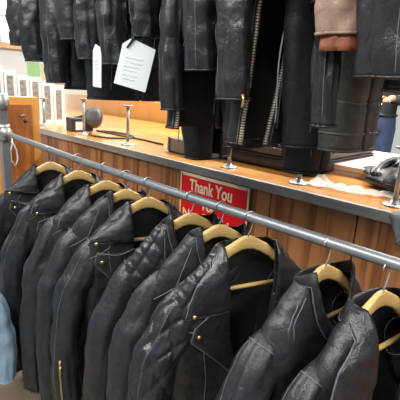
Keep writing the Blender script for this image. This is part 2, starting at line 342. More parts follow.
# ---------------------------------------------------------------- jackets
def make_jacket(name, o):
    """o: L hem drop, S sleeve drop, style lapel|band, W width factor, D depth, mat, open table, seed, quilt, zips ..."""
    rnd = random.Random(o['seed']); sd = o['seed']*7.31
    t = empty(name)
    quilt_on = bool(o.get('quilt')); L = o.get('L', .68); S = o.get('S', .66); wf = o.get('W', 1.0); D0 = o.get('D', .055); mat = M[o.get('mat', 'leather')]; lin = M[o.get('lining', 'lining')]
    style = o.get('style', 'lapel'); flare = o.get('flare', 0); wr = o.get('wrinkle', 1.0)*(1.15 if o['seed'] < 20 else 1)*(.55 if quilt_on else 1); quilt = o.get('quilt', None)
    hw = o.get('hemw', .238)+flare; nw = o.get('nw', .082)
    Wt = [(0, nw-.004), (.018, nw+.012), (.045, .116), (.075, .146), (.11, .178), (.15, .206), (.2, .228), (.27, .236), (.4, .232*.7+hw*.3), (L, hw)]
    Dt = [(0, .046), (.03, .040), (.08, .042), (.15, D0*.95), (.3, D0), (L, D0*1.05+flare*.4)]
    if style == 'lapel': Gt = o.get('open', [(0, nw), (.05, nw), (.12, nw*.95), (.25, nw*.8), (.36, .045), (.5, .025), (L, .02)])
    else: Gt = o.get('open', [(0, nw), (.04, nw), (.09, .070), (.14, .045), (.165, .012), (.18, .004), (L, .004)])
    Wf = lambda h: interp(Wt, h)*wf
    Df = lambda h: interp(Dt, h)
    Gf = lambda h: min(interp(Gt, h)*wf, Wf(h)*.97)
    PW = 2.4
    def fb(a, h):   # front surface depth
        w = Wf(h); r = min(.999, abs(a)/w); return Df(h)*(1-r**PW)**(1/PW)
    qa, qb = .058, .082
    def puff(u, v): return min(1, 1.9*abs(math.sin(math.pi*(u/qa+v/qb))*math.sin(math.pi*(u/qa-v/qb))))**.45
    # body
    R, K = int(46*max(L, .5)/.6), 64
    if quilt: R, K = 150, 150
    rows = []; info = []
    for i in range(R+1):
        tt = i/R; h = .020+(L-.020)*(tt**1.25); w, d, g = Wf(h), Df(h), Gf(h)
        th0 = math.asin(max(.001, min(.999, (g/w)**(PW/2)))); th1 = th0; row = []; inf = []
        if 'far_open' in o: gf = max(-.97, min(.97, interp(o['far_open'], h)*wf/w)); th1 = math.asin(math.copysign(abs(gf)**(PW/2), gf))
        for j in range(K+1):
            th = th0+(2*math.pi-th0-th1)*j/K; s, c = math.sin(th), math.cos(th)
            a = -w*math.copysign(abs(s)**(2/PW), s); b = d*math.copysign(abs(c)**(2/PW), c)
            sag = 0
            if h > .12: b += .010*(h-.12)/.5*math.sin(a*9+sd)
            row.append((b, a, -h)); inf.append((a, b, h))
        rows.append(row); info.append(inf)
    def bdisp(i, j):
        a, b, h = info[i][j]; k = min(1, h/.15)
        d = wr*k*(.012*noise.noise((a*9+sd, b*9, h*1.6))+.011*(abs(noise.noise((a*17+sd, b*10, h*2.6+sd)))-.25))
        d += wr*.0035*noise.noise((a*14+sd, b*10, h*26))
        for hs in o.get('bands', ()):
            d -= .0035*math.exp(-((h-hs)/.004)**2)
            d += .0025*math.exp(-((h-hs-.012)/.006)**2)
        if quilt and b > 0:
            q = quilt(a, h)
            if q > 0: d += q*.008*puff(a*1.0+.3, h+.5)
        return d
    mb, P = grid(rows, False, bdisp)
    body = mb.build('body', [mat, lin], t, solid=.0035, offset=-1)
    # hem band
    mb = MB(); mb.tube([p+Vector((0, 0, .004)) for p in P[-1]][::2], .0042, 6); mb.build('hem', M['worn_lit'] if o.get('worn_lit_hem') else mat, t)
    for hs in o.get('bands', ()):
        i = min(range(R+1), key=lambda q: abs(info[q][0][2]-hs)); mb = MB(); mb.tube([p*1.0 for p in P[i]][::2], .0035, 6); mb.build('band_stitching', M['worn_lit'], t)
    # seams: shoulder yoke and front panel lines
    seams = MB()
    def surf_line(pts, r=.0016, off=.003, n=18):
        out = []
        for (a0, h0), (a1, h1) in zip(pts, pts[1:]):
            for k in range(n):
                q = k/n; a = a0+(a1-a0)*q; h = h0+(h1-h0)*q; out.append((fb(a, h)+off+.003, a, -h))
        seams.tube(out, r, 6)
    for s in (-1, 1):
        for pts in o.get('seams', [[(.10, .05), (.15, .16), (.215, .2)], [(.15, .17), (.13, .4), (.135, L*.96)]]):
            surf_line([(s*a*wf, h) for a, h in pts])
    seams.build('seam', M['worn_lit'], t)
    # sleeves
    for s in (-1, 1):
        bend = o.get('bend', .03)
        ow = o.get('out', .025)
        path = [((.128, .145), 50, .038, .024), ((.162, .172), 44, .052, .034), ((.198, .213), 36, .060, .042), ((.230, .265), 25, .061, .050), ((.258+ow*.3, .31), 12, .058, .053), ((.270+ow*.6, .40), 7, .054, .053), ((.276+ow*.9, .50), 3, .051, .050), ((.276+ow, .60), -1, .047, .046), ((.272+ow, .68), -3, .044, .043)]
        sc = S/.68; n0 = len(path)-1; RS, KS = (140, 84) if o.get('squilt') else (46, 40)
        rows = []; inf = []
        for i in range(RS+1):
            q = i/RS*n0; k = min(int(q), n0-1); f = q-k; f = f
            (c0, a0, ra0, rb0), (c1, a1, ra1, rb1) = path[k], path[k+1]
            cm = [(c0[0], c1[0]), (c0[1], c1[1])]
            def cr(idx, get):
                p = [get(path[max(0, min(n0, k+m))]) for m in (-1, 0, 1, 2)]
                return .5*((2*p[1])+(-p[0]+p[2])*f+(2*p[0]-5*p[1]+4*p[2]-p[3])*f*f+(-p[0]+3*p[1]-3*p[2]+p[3])*f**3)
            ca, ch, an, ra, rb = cr(0, lambda p: p[0][0]), cr(0, lambda p: p[0][1]), math.radians(cr(0, lambda p: p[1])), cr(0, lambda p: p[2]), cr(0, lambda p: p[3])
            SS = S*(o.get('farS', 1) if s > 0 else 1)
            if ch > .2: ch = .2+(ch-.2)*(SS-.2)/.48
            ca *= wf; ra *= o.get('sr', 1); rb *= o.get('sr', 1); fr = bend*max(0, (ch-.25)/.4)-.016*max(0, 1-(ch-.1)/.2)
            du = Vector((0, s*math.cos(an), math.sin(an)))
            row = []; ii = []
            for j in range(KS):
                th = 2*math.pi*j/KS*(1 if s > 0 else -1); row.append(Vector((fr, s*ca, -ch))+du*ra*math.cos(th)+Vector((rb*math.sin(th), 0, 0))); ii.append((th, ch))
            rows.append(row); inf.append(ii)
        def sdisp(i, j, s=s):
            th, ch = inf[i][j]; ct, st = math.cos(th), math.sin(th); fade = min(1, i/(RS*.25)); el = math.exp(-((ch-.42)/.14)**2)
            d = wr*fade*(.011*noise.noise((ct*1.1+sd+s*3, st*1.1, ch*2.5))+.012*(abs(noise.noise((ct*1.9+sd, st*1.9+s, ch*5+ct*1.5)))-.22)+(.003+.006*el)*noise.noise((ct*1.3+sd, st*1.3+s, ch*22+st)))
            for hs in o.get('sbands', (S-.055,)):
                d -= .0035*math.exp(-((ch-hs)/.0035)**2); d += .002*math.exp(-((ch-hs-.01)/.006)**2)
            if o.get('squilt') and s < 0 and ch > .12:
                d += .0085*puff(j/KS*2*math.pi*.055, ch+.5)*min(1, (ch-.12)/.02)
            return d
        mb, SP = grid(rows, True, sdisp)
        sl = mb.build('sleeve', [mat, M[o.get('cuff_lining', 'lining')]], t, solid=.003, offset=-1)
        mb = MB(); mb.tube(SP[-1]+[SP[-1][0]], .0035, 6); mb.build('cuff', mat, sl)
        if o.get('inner_cuff'):
            c = sum(SP[-1], Vector())/KS; rr_ = [[c+(p-c)*.86+Vector((.004, 0, -q*.011)) for p in SP[-1]] for q in range(4)]
            mb, _ = grid(rr_, True); mb.build('cuff_lining', M['brown'], sl, solid=.003)
        if o.get('pull') and s < 0:
            p = max(SP[-2], key=lambda q: q.x-q.y*.3)+Vector((.004, 0, .004)); mb = MB(); mb.tube([p, p+Vector((.004, -.001, -.012)), p+Vector((.003, .0, -.030))], [.005, .003, .006], 8); mb.build('zip_pull', M['brass'], sl)
        mb = MB(); i0 = int(RS*.17); mb.tube(SP[i0]+[SP[i0][0]], .0020, 6)
        for jq in ((.10, .42) if s > 0 or o['seed'] % 3 != 2 else (.90, .42)): mb.tube([SP[i][int(KS*jq)] for i in range(i0, RS)], .0011, 6)
        mb.build('seam', M['worn_lit'], sl)
        if (o.get('sleeve_zip') and s < 0) or o.get('both_zip'):
            jq = int(KS*o.get('zip_at', .83)); i1 = int(RS*o.get('zip_from', .78)); mb = MB(); mb.tube([SP[i][jq]+(SP[i][jq]-sum(SP[i], Vector())/KS).normalized()*.002 for i in range(i1, RS+1)], .0042, 8)
            zp = mb.build('zipper', M['zipd'], sl)
            p = SP[i1+1][jq]+Vector((.006, 0, 0)); mb = MB(); mb.tube([p, p+Vector((.003, -.001, -.012)), p+Vector((.002, 0, -.028))], [.004, .0025, .0045], 8); mb.build('zip_pull', M['brass'], zp)
    # collar + lapels
    def ruled(st, roll, sub=7, nt=9, thick=.0035, name='collar', edge=True):
        pts = []
        for (i0, o0), (i1, o1) in zip(st, st[1:]):
            for k in range(sub): q = k/sub; pts.append((i0.lerp(i1, q), o0.lerp(o1, q)))
        pts.append(st[-1])
        rows = []
        for i, (a, b) in enumerate(pts):
            d = (b-a); tan = (pts[min(i+1, len(pts)-1)][0]-pts[max(i-1, 0)][0]); nrm = tan.cross(d)
            nrm = nrm.normalized() if nrm.length > 1e-9 else Vector((1, 0, 0))
            mid = (a+b)/2; ref = Vector((1, 0, .25)) if mid.x > -.005 else Vector((-1, 0, .4))
            if abs(mid.y) > .09 and mid.x < .02: ref = Vector((.1, math.copysign(1, mid.y), .3))
            if nrm.dot(ref) < 0: nrm = -nrm
            rows.append([a.lerp(b, k/(nt-1))+nrm*roll*math.sin(math.pi*(k/(nt-1))**.7)+nrm*wr*.003*noise.noise((i*.35+sd, k*.4, 2.2)) for k in range(nt)])
        mb, PP = grid(rows); ob = mb.build(name, mat, t, solid=thick, offset=0)
        if edge:
            mb = MB(); e = [r[-1] for r in PP]; e = [r for r in PP[0]]+e[1:]+list(reversed(PP[-1]))[1:]
            mb.tube(e, .0022, 6); mb.build('edge_seam', M['worn_lit'], ob)
        return ob, PP
    def on(a, h, off): return Vector((fb(a, h)+off, a, -h))
    def snap(p, parent, r=.0065):
        mb = MB(); mb.lathe([(r, 0), (r, .002), (r*.7, .0045), (r*.2, .0055)], p, n=14, mat=Matrix.Rotation(math.pi/2, 4, 'Y')); mb.build('snap_button', M['brass'], parent)
    cw = o.get('cw', 1.0)
    if style == 'lapel':
        st = []
        cl = o.get('cl', 0)
        side = [((nw*.90, .19+cl, .060), (.175*cw, .20+cl, .050)), ((nw*.93, .14, .062), (.168*cw, .155+cl*.6, .052)), ((nw*.97, .085, .058), (.148*cw, .105, .046)), ((nw, .040, .044), (nw+.045, .065, .032)), ((nw*1.0, .012, .022), (nw+.034, .045, .004))]
        for s in (-1, 1):
            seq = [(Vector((ib, s*ia*wf, -ih)), Vector((ob_, s*oa*wf, -oh))) for (ia, ih, ib), (oa, oh, ob_) in side]
            seq += [(Vector((-.014, s*nw*.97*wf, -.014)), Vector((-.026, s*(nw+.022)*wf, -.052))), (Vector((-.034, s*.050*wf, -.020)), Vector((-.048, s*.070*wf, -.056))), (Vector((-.041, s*.025, -.021)), Vector((-.054, s*.035, -.058)))]
            st.append(seq)
        full = st[0]+[(Vector((-.043, 0, -.021)), Vector((-.056, 0, -.058)))]+list(reversed(st[1]))
        col, PP = ruled(full, .004, sub=6)
        if o.get('snaps', True):
            snap(PP[1][-2]+Vector((.004, .006, 0)), col)
            snap(PP[-2][-2]+Vector((.004, -.006, 0)), col)
        for s in (-1, 1):
            lp = [((nw*.9, .165), (.120, .185)), ((nw*.88, .19), (.150*cw, .235+cl)), ((nw*.82, .23), (.158*cw, .275+cl)), ((.055, .30), (.115, .335+cl*.5)), ((.042, .38), (.056, .395))]
            ob, PP = ruled([(on(s*ia*wf, ih, .003), on(s*oa*wf, oh, .010)) for (ia, ih), (oa, oh) in lp], .004, sub=6, name='lapel')
            if o.get('snaps', True): snap(PP[11][-2]+Vector((.003, -s*.006, .003)), ob)
    else:
        st = []
        bh = o.get('band', .038)
        side = [(.012, .172), (.040, .150), (.066, .105), (nw*.97, .055), (nw, .018)]
        for s in (-1, 1):
            seq = [(on(s*a*wf, h, .004)+Vector((0, -s*.012, bh*.8)), on(s*a*wf, h, .006)+Vector((0, s*.004, -.002))) for a, h in side]
            seq += [(Vector((-.016, s*nw*.97*wf, -.014)), Vector((-.022, s*(nw+.004)*wf, -.044))), (Vector((-.034, s*.05*wf, -.020)), Vector((-.042, s*.055*wf, -.048)))]
            st.append(seq)
        full = st[0]+[(Vector((-.041, 0, -.021)), Vector((-.048, 0, -.050)))]+list(reversed(st[1]))
        col, PP = ruled(full, .004, sub=6, nt=6)
        if o.get('snaps', True): snap(PP[2][3]+Vector((.005, 0, 0)), col, .0075)
    # front zipper along both edges
    if o.get('zip'):
        hs = o.get('zip_h', (.38, L-.01))
        for j in ((0, K) if o.get('zip') == 2 else (0,)):
            pts = [P[i][j]+Vector((.004, 0, 0)) for i in range(R+1) if hs[0] <= info[i][j][2] <= hs[1]]
            if len(pts) > 2:
                mb = MB(); mb.tube(pts, o.get('zr', .0045), 8); mb.build('zipper', M['zip'], t)
                mb = MB(); mb.tube([p+Vector((.002, (1 if j else -1)*.016, 0)) for p in pts], .0015, 6); mb.build('zipper_stitching', M['worn_lit'], t)
    if o.get('cord'):
        mb = MB(); mb.tube([(fb(-.14, h)+.012, -.135-.03*h+.006*math.sin(h*21), -h) for h in [.3+.02*k for k in range(int((L-.34)/.02))]], .0022, 6); mb.build('drawcord', M['cord'], t)
    return t

def yaw_place(t, X, y, z, yaw): t.location = (X, y, z); t.rotation_euler = (0, 0, math.radians(yaw))

def q_shoulder(a, h):   # quilted yoke on front shoulder
    return 1 if (h < .235 and abs(a) > .095) else 0
LOW = [ # X, yaw, crown z, options, label
 (-1.862, -20, -.388, dict(seed=1, nw=.068, style='lapel', mat='leather_c', cw=1.2, cl=-.07, S=0.92, L=0.92), 'black leather jacket on the farthest hanger, brass snap on its collar'),
 (-1.600, -21, -.382, dict(seed=2, nw=.068, style='lapel', mat='leather', cw=1.15, cl=-.03, S=0.88, L=0.9, snaps=True), 'black leather jacket second from the far end with snap on raised lapel'),
 (-1.385, -22, -.385, dict(seed=3, nw=.068, style='lapel', mat='leather_b', cw=1.1, cl=-.03, snaps=False, S=0.86, L=0.88), 'black leather jacket third from the far end with pale piped shoulder edge'),
 (-1.248, -22, -.392, dict(seed=4, nw=.068, style='band', mat='leather_b', S=0.84, L=0.86, snaps=False), 'black leather jacket fourth from far end, small collar tucked behind wide one'),
 (-1.114, -22, -.393, dict(seed=5, nw=.068, style='lapel', mat='leather', cw=1.25, cl=-.06, S=0.75, L=0.84, sleeve_zip=1, D=.06, zip=1), 'black biker jacket with wide snapped lapels and gold zipper on sleeve cuff'),
 (-.895, -22, -.397, dict(seed=6, style='band', mat='leather_g', quilt=q_shoulder, S=0.78, L=0.8, snaps=False, seams=[[(.095, .04), (.10, .235), (.22, .235)], [(.15, .24), (.13, .4), (.135, .64)]]), 'black jacket with quilted shoulder and plain sleeves, middle of the row'),
 (-.768, -22, -.401, dict(seed=7, style='band', mat='leather_b', S=0.76, L=0.78, snaps=False, wrinkle=.8), 'plain smooth black jacket between the two quilted ones'),
 (-.658, -21, -.404, dict(seed=8, style='lapel', mat='leather_g', cw=1.15, quilt=q_shoulder, squilt=1, S=0.74, L=0.76, seams=[[(.09, .26), (.22, .24)], [(.15, .26), (.13, .4), (.135, .64)]]), 'black jacket with diamond quilted shoulder and sleeve and wide snapped lapels'),
 (-.415, -8, -.408, dict(seed=9, style='band', mat='leather_b', S=0.74, L=0.74, snaps=True, seams=[[(.10, .045), (.14, .10), (.15, .19), (.12, .40), (.12, .64)], [(.115, .05), (.155, .11), (.165, .2), (.135, .4), (.135, .64)]]), 'black band-collar jacket closed by one brass snap, second from near end'),
 (-.272, -10, -.420, dict(seed=10, cl=.02, style='lapel', mat='leather', cw=1.3, S=0.72, L=0.72, zip=1), 'black leather jacket with folded lapel on the nearest hanger, bottom right'),
]
HL = ['farthest pale wooden hanger on the lower rail', 'second pale wooden hanger from the far end', 'third pale wooden hanger from the far end', 'fourth pale wooden hanger, half hidden by a collar',
      'pale wooden hanger in the wide lapelled biker jacket', 'pale wooden hanger in the jacket with only its shoulder quilted', 'pale wooden hanger in front of the word Smoking', 'pale wooden hanger in the jacket with quilted sleeve, its trouser bar showing',
      'pale wooden hanger in the band-collar jacket with brass snap', 'nearest pale wooden hanger, at the right edge of the photo']
def copy_tree(ob, parent=None):
    c = ob.copy(); C.collection.objects.link(c)
    if parent is not None: c.parent = parent
    for ch in list(ob.children): copy_tree(ch, c)
    return c
proto = make_hanger(); first = True
def hanger_at(X, y, z, yaw, lab, grp):
    global first
    h = proto if first else copy_tree(proto)
    first = False; tag(h, lab, 'hanger', grp); yaw_place(h, X, y, z, yaw); return h
for (X, yaw, z, op, lab), hl in zip(LOW, HL):
    hanger_at(X, RY, Z(z), yaw, hl, 'wooden hangers on the lower rail')
    j = make_jacket('leather_jacket', op); yaw_place(j, X-.004, RY, Z(z)-.004, yaw); tag(j, lab, 'jacket', 'jackets on the lower rail')
def ray(px, py): return cam.matrix_world.to_3x3() @ Vector(((px-200)/410, (200-py)/410, -1))
def at_y(px, py, y): r = ray(px, py); return r*(y/r.y)
UPP = [ # where the near cuff hangs, hem drop seen at its near corner, yaw, options, label
 ((21, 45), 45, -8, dict(seed=21, mat='leather_b', style='band', snaps=False), 'short black jacket at the far left of the upper row beside window'),
 ((35, 61), 62, -8, dict(seed=22, mat='leather', style='band', snaps=False), 'black jacket second from the far end of the upper row'),
 ((57, 82), 88, -8, dict(seed=23, mat='leather', style='lapel', zip=2), 'black jacket third in upper row with pale zipper line running down'),
 ((72, 40), 97, -8, dict(seed=24, mat='leather_b', style='band', wrinkle=.6, snaps=False, hemw=.21), 'long plain black coat of the upper row whose wide hem hangs over round device'),
 ((89, 59), 62, -9, dict(seed=25, mat='leather', style='band', snaps=False, pull=1, sr=.9, hemw=.15), 'black upper row jacket with small gold zip pull at the cuff'),
 ((112, 64), 66, -9, dict(seed=26, mat='leather_g', style='band', snaps=False, sr=.9, hemw=.15), 'black upper row jacket with ribbed cuff beside the edge-on tag'),
 ((144, 37), 148, -9, dict(seed=27, mat='leather_c', style='lapel', snaps=False, hemw=.10, sr=.9), 'long black garment of the upper row hanging behind the white paper tag'),
 ((168, 108), 128, -9, dict(seed=28, mat='leather', style='band', snaps=False, zip=1, zr=.006, zip_h=(.1, .8), sr=.66, hemw=.275, open=[(0, .078), (.15, .18), (.3, .232), (.9, .27)], far_open=[(0, .07), (.3, -.12), (.9, -.12)]), 'black upper row coat with long sleeve right of the white paper tag'),
 ((198, 70), 142, -9, dict(seed=29, mat='leather_g', style='band', snaps=False, hemw=.15, sr=.95), 'black upper row jacket with wide shiny cuff over a long dark body'),
 ((229, 98), 144, -9, dict(seed=30, pull=1, mat='leather_g', style='band', snaps=False, hemw=.255, sr=.85, zip=2, zr=.0062, zip_h=(.15, .9), cord=1, open=[(0, .078), (.15, .17), (.4, .215), (.9, .245)], far_open=[(0, .07), (.2, -.07), (.45, -.12), (.9, -.175)]), 'black upper row jacket hanging open with two long bright zippers'),
 ((277, -30), 146, -9, dict(seed=31, mat='leather_c', style='lapel', wrinkle=.5, snaps=False, hemw=.16), 'plain dark upper row garment right behind the two bright zippers'),
 ((285, -30), 171, -8, dict(seed=36, mat='leather_c', style='band', snaps=False, wrinkle=.7, W=.4, hemw=.17, bx=297, sr=.8), 'long narrow black garment of the upper row reaching almost down to the counter'),
 ((312, 124), 50, -8, dict(seed=32, mat='leather_g', style='band', snaps=False, sr=.55, hemw=.1, farS=.5), 'black upper row jacket with long narrow sleeve left of the tan jacket'),
 ((320, -10), 150, -8, dict(seed=33, mat='leather_grey', style='band', snaps=False, bands=(.66, .73), wrinkle=.6, W=.55, hemw=.19, bx=326, farS=.5), 'dark grey upper row jacket with stitched bands above its low hem'),
 ((334, 35), 30, -8, dict(seed=34, mat='tan', inner_cuff=1, style='band', snaps=False, cuff_lining='brown', worn_lit_hem=1, sr=1.05, hemw=.14), 'tan leather jacket in the upper row, the only pale brown one'),
 ((380, 77), 92, -8, dict(seed=35, mat='leather_g', style='band', snaps=False, worn_lit_hem=1, farS=.75, sr=1.25), 'black shiny jacket at the right edge of the upper row'),
]
CROWN = UZ-.063
for k, (cuff, hemy, yaw, op, lab) in enumerate(UPP):
    op.setdefault('D', .05); op.setdefault('out', 0); ya = math.radians(yaw); q = at_y(cuff[0], cuff[1], UY-.272*math.cos(ya))
    X = q.x-.272*math.sin(ya)*1; op['S'] = max(.3, CROWN-EYE-q.z)
    hw = op.get('hemw', .238)*op.get('W', 1); r = ray(cuff[0]-4, hemy); q2 = r*((UY-hw)/r.y); op['L'] = max(.42, CROWN-EYE-q2.z); op['sbands'] = (op['S']-.055, op['S']-.18)
    if 'bx' in op: X = at_y(op['bx'], hemy, UY-hw).x
    if 'bands' in op: op['bands'] = (op['L']-.055, op['L']-.125)
    hanger_at(X, UY, UZ-.059, yaw, 'wooden hanger above the frame on the upper rail', 'hangers on the upper rail')
    j = make_jacket('leather_jacket', op); yaw_place(j, X-.004, UY, CROWN, yaw); tag(j, lab, 'jacket', 'jackets on the upper rail')

# ---------------------------------------------------------------- denim jacket hanging lower at the far left
dj = make_jacket('denim_jacket', dict(seed=50, mat='denim', style='band', snaps=False, S=.62, L=.62, out=.02, D=.07)); tag(dj, 'light blue denim jacket hanging below the others at bottom left corner', 'jacket')
E2X, E2Y, E2Z = -1.69, .25, Z(-.60)
yaw_place(dj, E2X, E2Y, E2Z, -20)
dh = copy_tree(proto); yaw_place(dh, E2X+.004, E2Y, E2Z+.004, -20); tag(dh, 'wooden hanger holding the light blue denim jacket', 'hanger')
lo = empty('garment_rail', (E2X, E2Y, E2Z+.059)); tag(lo, 'short low steel rail holding the light blue denim jacket', 'rail')
mb = MB(); mb.tube([(-.35, 0, 0), (.12, 0, 0)], RR, 14); mb.build('pipe', M['steel'], lo)
for x in (-.33, .10):
    mb = MB(); mb.tube([(x, 0, 0), (x, 0, -E2Z-.059)], .011, 12); mb.build('leg', M['steel'], lo)

# ---------------------------------------------------------------- paper tags
def swing_tag(loc, w, h, rz, tilt, lab, lines):
    t = empty('price_tag', loc, rz); t.rotation_euler = (0, math.radians(tilt), rz); tag(t, lab, 'tag')
    mb = MB(); c = .022; out = [(-w/2+c, 0), (w/2, -.012), (w/2, -h), (-w/2, -h), (-w/2, -c)]
    n = len(out); vs = [(x, 0, z) for x, z in out]+[(x, .0008, z) for x, z in out]
    mb.add(vs, [tuple(range(n)), tuple(reversed(range(n, 2*n)))]+[(i, (i+1) % n+0, (i+1) % n+n, i+n) for i in range(n)], 0, False)
    mb.build('card', M['paper'], t)
    rnd = random.Random(4)
    for k in range(lines):
        z = -.055-k*.0125; x = -w*.32; pts = []
        while x < w*(.1+.25*rnd.random()): pts.append((x, -.0008, z+rnd.uniform(-.0022, .0032)+x*.05)); x += .0026
        mb = MB(); mb.tube(pts, .00045, 4); mb.build('handwriting', M['inkr'] if k in (0, 3) else M['ink'], t)
    return t
p = at_y(138, 41, .80)
t = swing_tag((p.x+.012, .80, Z(p.z)), .100, .140, math.radians(42), 13, 'large white paper tag with faded handwriting tied to upper black jacket', 6)
mb = MB(); mb.tube([(-.034, -.002, -.030), (-.020, -.004, .0), (-.022, -.003, .04), (.0, 0, .095), (.020, .003, .05), (.0, .0, .004), (-.028, -.001, .0)], [.003, .004, .0035, .0035, .004, .0045, .003], 8); mb.build('strap', M['leather'], t)
p = at_y(97, 44, .80)
swing_tag((p.x, .80, Z(p.z)),   .075, .14, math.radians(-10), 2, 'narrow white tag seen edge-on between two upper jackets', 3)

# ---------------------------------------------------------------- things standing on the counter
def tagp(o, l, c, g=None): return tag(o, l, c, g)
# file boxes on the left
sc = empty('side_shelf', (-3.35, 1.0, 0)); tag(sc, 'low white shelf unit carrying the white file boxes', 'shelf')
box_obj('carcass', (-.22, -.5, 0), (.2, .30, TOP-.02), M['white'], sc, .003)
FB = ['nearest to the window', 'second from the window', 'third from the window', 'in the middle left of the row', 'in the middle of the row', 'in the middle right of the row', 'third from the counter post', 'second from the counter post', 'beside the counter post', 'last in the row']
for k in range(10):
    y = .74+k*.093; h = .54-.027*k; zb = TOP if y > 1.3 else TOP-.02
    t = empty('file_box', (-3.15, y, zb)); tag(t, 'tall white file box with dark label strip, '+FB[k], 'file box', 'white file boxes in a row')
    mb = MB(); mb.box((-.24, 0, 0), (0, .006, h)); mb.box((-.24, .080, 0), (0, .086, h)); mb.box((-.24, .006, 0), (-.235, .08, h)); mb.box((-.235, .006, 0), (-.02, .08, .006)); mb.box((-.012, .006, 0), (-.008, .08, h-.03))
    mb.build('box', M['white'], t, bevel=.001)
    mb = MB(); mb.box((-.0079, .020, .03), (-.006, .066, h-.035)); mb.build('label_strip', M['slot'], t)
# amber board at the end of the rack
t = empty('wooden_cabinet', (-2.62, 1.0, 0)); tag(t, 'narrow amber plywood cabinet with dark knot and cable by the rail end', 'cabinet')
box_obj('carcass', (-.07, -.17, 0), (.05, .185, Z(-.122)), M['orange'], t, .003)
box_obj('door', (.05, -.045, .3), (.062, .135, Z(-.165)), M['orange_d'], t, .002)
mb = MB(); mb.lathe([(.011, 0), (.011, .003), (.004, .004)], (.062, .087, Z(-.265)), n=18, mat=rotY); mb.build('finger_hole', M['black'], t)
mb = MB(); mb.tube([(.068, .085, Z(-.235)), (.075, .075, Z(-.228)), (.068, .06, Z(-.232))], .004, 8); mb.build('latch', M['chrome'], t)
mb = MB(); pts = [(.066, -.0, Z(-.34)), (.075, -.005, Z(-.40)), (.078, -.02, Z(-.44)), (.08, -.02, Z(-.50)), (.076, .004, Z(-.535)), (.076, .02, Z(-.50)), (.076, .018, Z(-.44)), (.08, .0, Z(-.40)), (.08, -.012, Z(-.38))]
mb.tube(pts, .004, 8); o = mb.build('cable', M['white']); o.location = (-2.62, 1.0, 0); tag(o, 'looped pale cable hanging on the amber cabinet door', 'cable')
# round black device and its cable
t = empty('round_device', (-2.60, 1.62, TOP)); tag(t, 'black cylindrical device lying on counter with white label box', 'device')
mb = MB(); mb.lathe([(.05, 0), (.062, .01), (.066, .05), (.066, .09), (.05, .105), (.03, .11)], (-.05, .0, .067), n=28, mat=Matrix.Rotation(math.radians(60), 4, 'Y') @ Matrix.Rotation(.5, 4, 'X')); mb.build('drum', M['dkgrey'], t)
box_obj('housing', (-.10, -.19, 0), (.0, -.03, .095), M['black'], t, .008)
box_obj('label', (.001, -.17, .012), (.003, -.10, .068), M['white'], t)
mb = MB(); mb.tube([(-.05, -.14, .09), (-.05, -.06, .11), (-.04, .0, .12)], .01, 8); mb.build('handle', M['dkgrey'], t)
mb = MB(); pts = []
for k in range(22):
    q = k/21; an = -2.6+q*5.4; pts.append((-2.35+.24*math.cos(an)*(.6+.4*q), 1.56+.13*math.sin(an), TOP+.006))
pts.append((-2.05, 1.62, TOP+.006)); pts.append((-1.85, 1.60, TOP+.006)); mb.tube(pts, .006, 8); o = mb.build('power_cable', M['dkgrey']); tag(o, 'dark power cable looping across the counter by the steel posts', 'cable')
# smoky acrylic tray
t = empty('acrylic_tray', (-1.50, 1.60, TOP), math.radians(-4)); tag(t, 'smoky clear acrylic tray with dark frame left of the brown case', 'tray')
mb = MB(); mb.box((-.16, -.13, .0), (.13, .16, .006)); mb.build('base', M['black'], t, bevel=.002)
mb = MB(); mb.box((-.155, -.125, .006), (.125, -.119, .07)); mb.box((-.155, .149, .006), (.125, .155, .07)); mb.box((-.155, -.119, .006), (-.149, .149, .07)); mb.box((.119, -.119, .006), (.125, .149, .07)); mb.box((-.155, -.125, .07), (.125, .155, .074)); mb.build('cover', M['acrylic'], t)
for x, y in ((.128, -.128), (.128, .158), (-.158, -.128)): box_obj('corner_post', (x-.006, y-.006, .006), (x+.006, y+.006, .078), M['steel'], t)
# dark brown case
t = empty('case', (-1.15, 1.93, TOP), 0); tag(t, 'large dark brown hard case lying on the counter under hanging jackets', 'case')
mb = MB(); mb.box((-.33, -.36, .004), (.31, .30, .055)); mb.build('lower_shell', M['case'], t, bevel=.018)
mb = MB(); mb.box((-.325, -.355, .059), (.305, .295, .115)); mb.build('lid', M['case'], t, bevel=.02)
box_obj('seam_strip', (-.322, -.352, .054), (.302, .292, .060), M['black'], t)
box_obj('name_plate', (-.02, -.3585, .07), (.14, -.355, .10), plain('plate', (.09, .075, .075), .4), t, .002)
for x in (-.2, .22): box_obj('latch', (x-.02, -.366, .04), (x+.02, -.356, .075), M['steel'], t, .003)
# pale card box and folded garment
t = empty('flat_box', (-.86, 2.12, TOP)); tag(t, 'flat pale pink cardboard box under the folded black garment', 'box')
box_obj('base', (-.21, -.36, 0), (.36, .30, .030), M['pink'], t, .002); box_obj('lid', (-.215, -.365, .022), (.365, .305, .045), M['pink'], t, .003)
def blob(name, c, sx, sy, sz, seed, m, parent, fold=.35, rz=0, n=3):
    rows = []; R, K = 22, 40
    for i in range(R+1):
        ph = math.pi*i/R; row = []
        for j in range(K):
            th = 2*math.pi*j/K; d = 1+fold*noise.noise((math.cos(th)*1.4+seed, math.sin(th)*1.4, ph*1.3))
            x = math.copysign(abs(math.sin(ph)*math.cos(th))**.8, math.cos(th)); y = math.copysign(abs(math.sin(ph)*math.sin(th))**.8, math.sin(th)); z = math.cos(ph)
            z = z*(1+fold*1.2*noise.noise((x*3+seed, y*3, 1.0))) if z > 0 else z*.8
            row.append((x*sx*d, y*sy*d, z*sz+sz*.8))
        rows.append(row)
    mb, _ = grid(rows, True); o = mb.build(name, m, parent); o.location = c; o.rotation_euler = (0, 0, rz); return o
t = empty('folded_jacket', (-.42, 1.78, TOP+.002)); tag(t, 'folded black jacket with grey lining heaped on the counter at right', 'jacket')
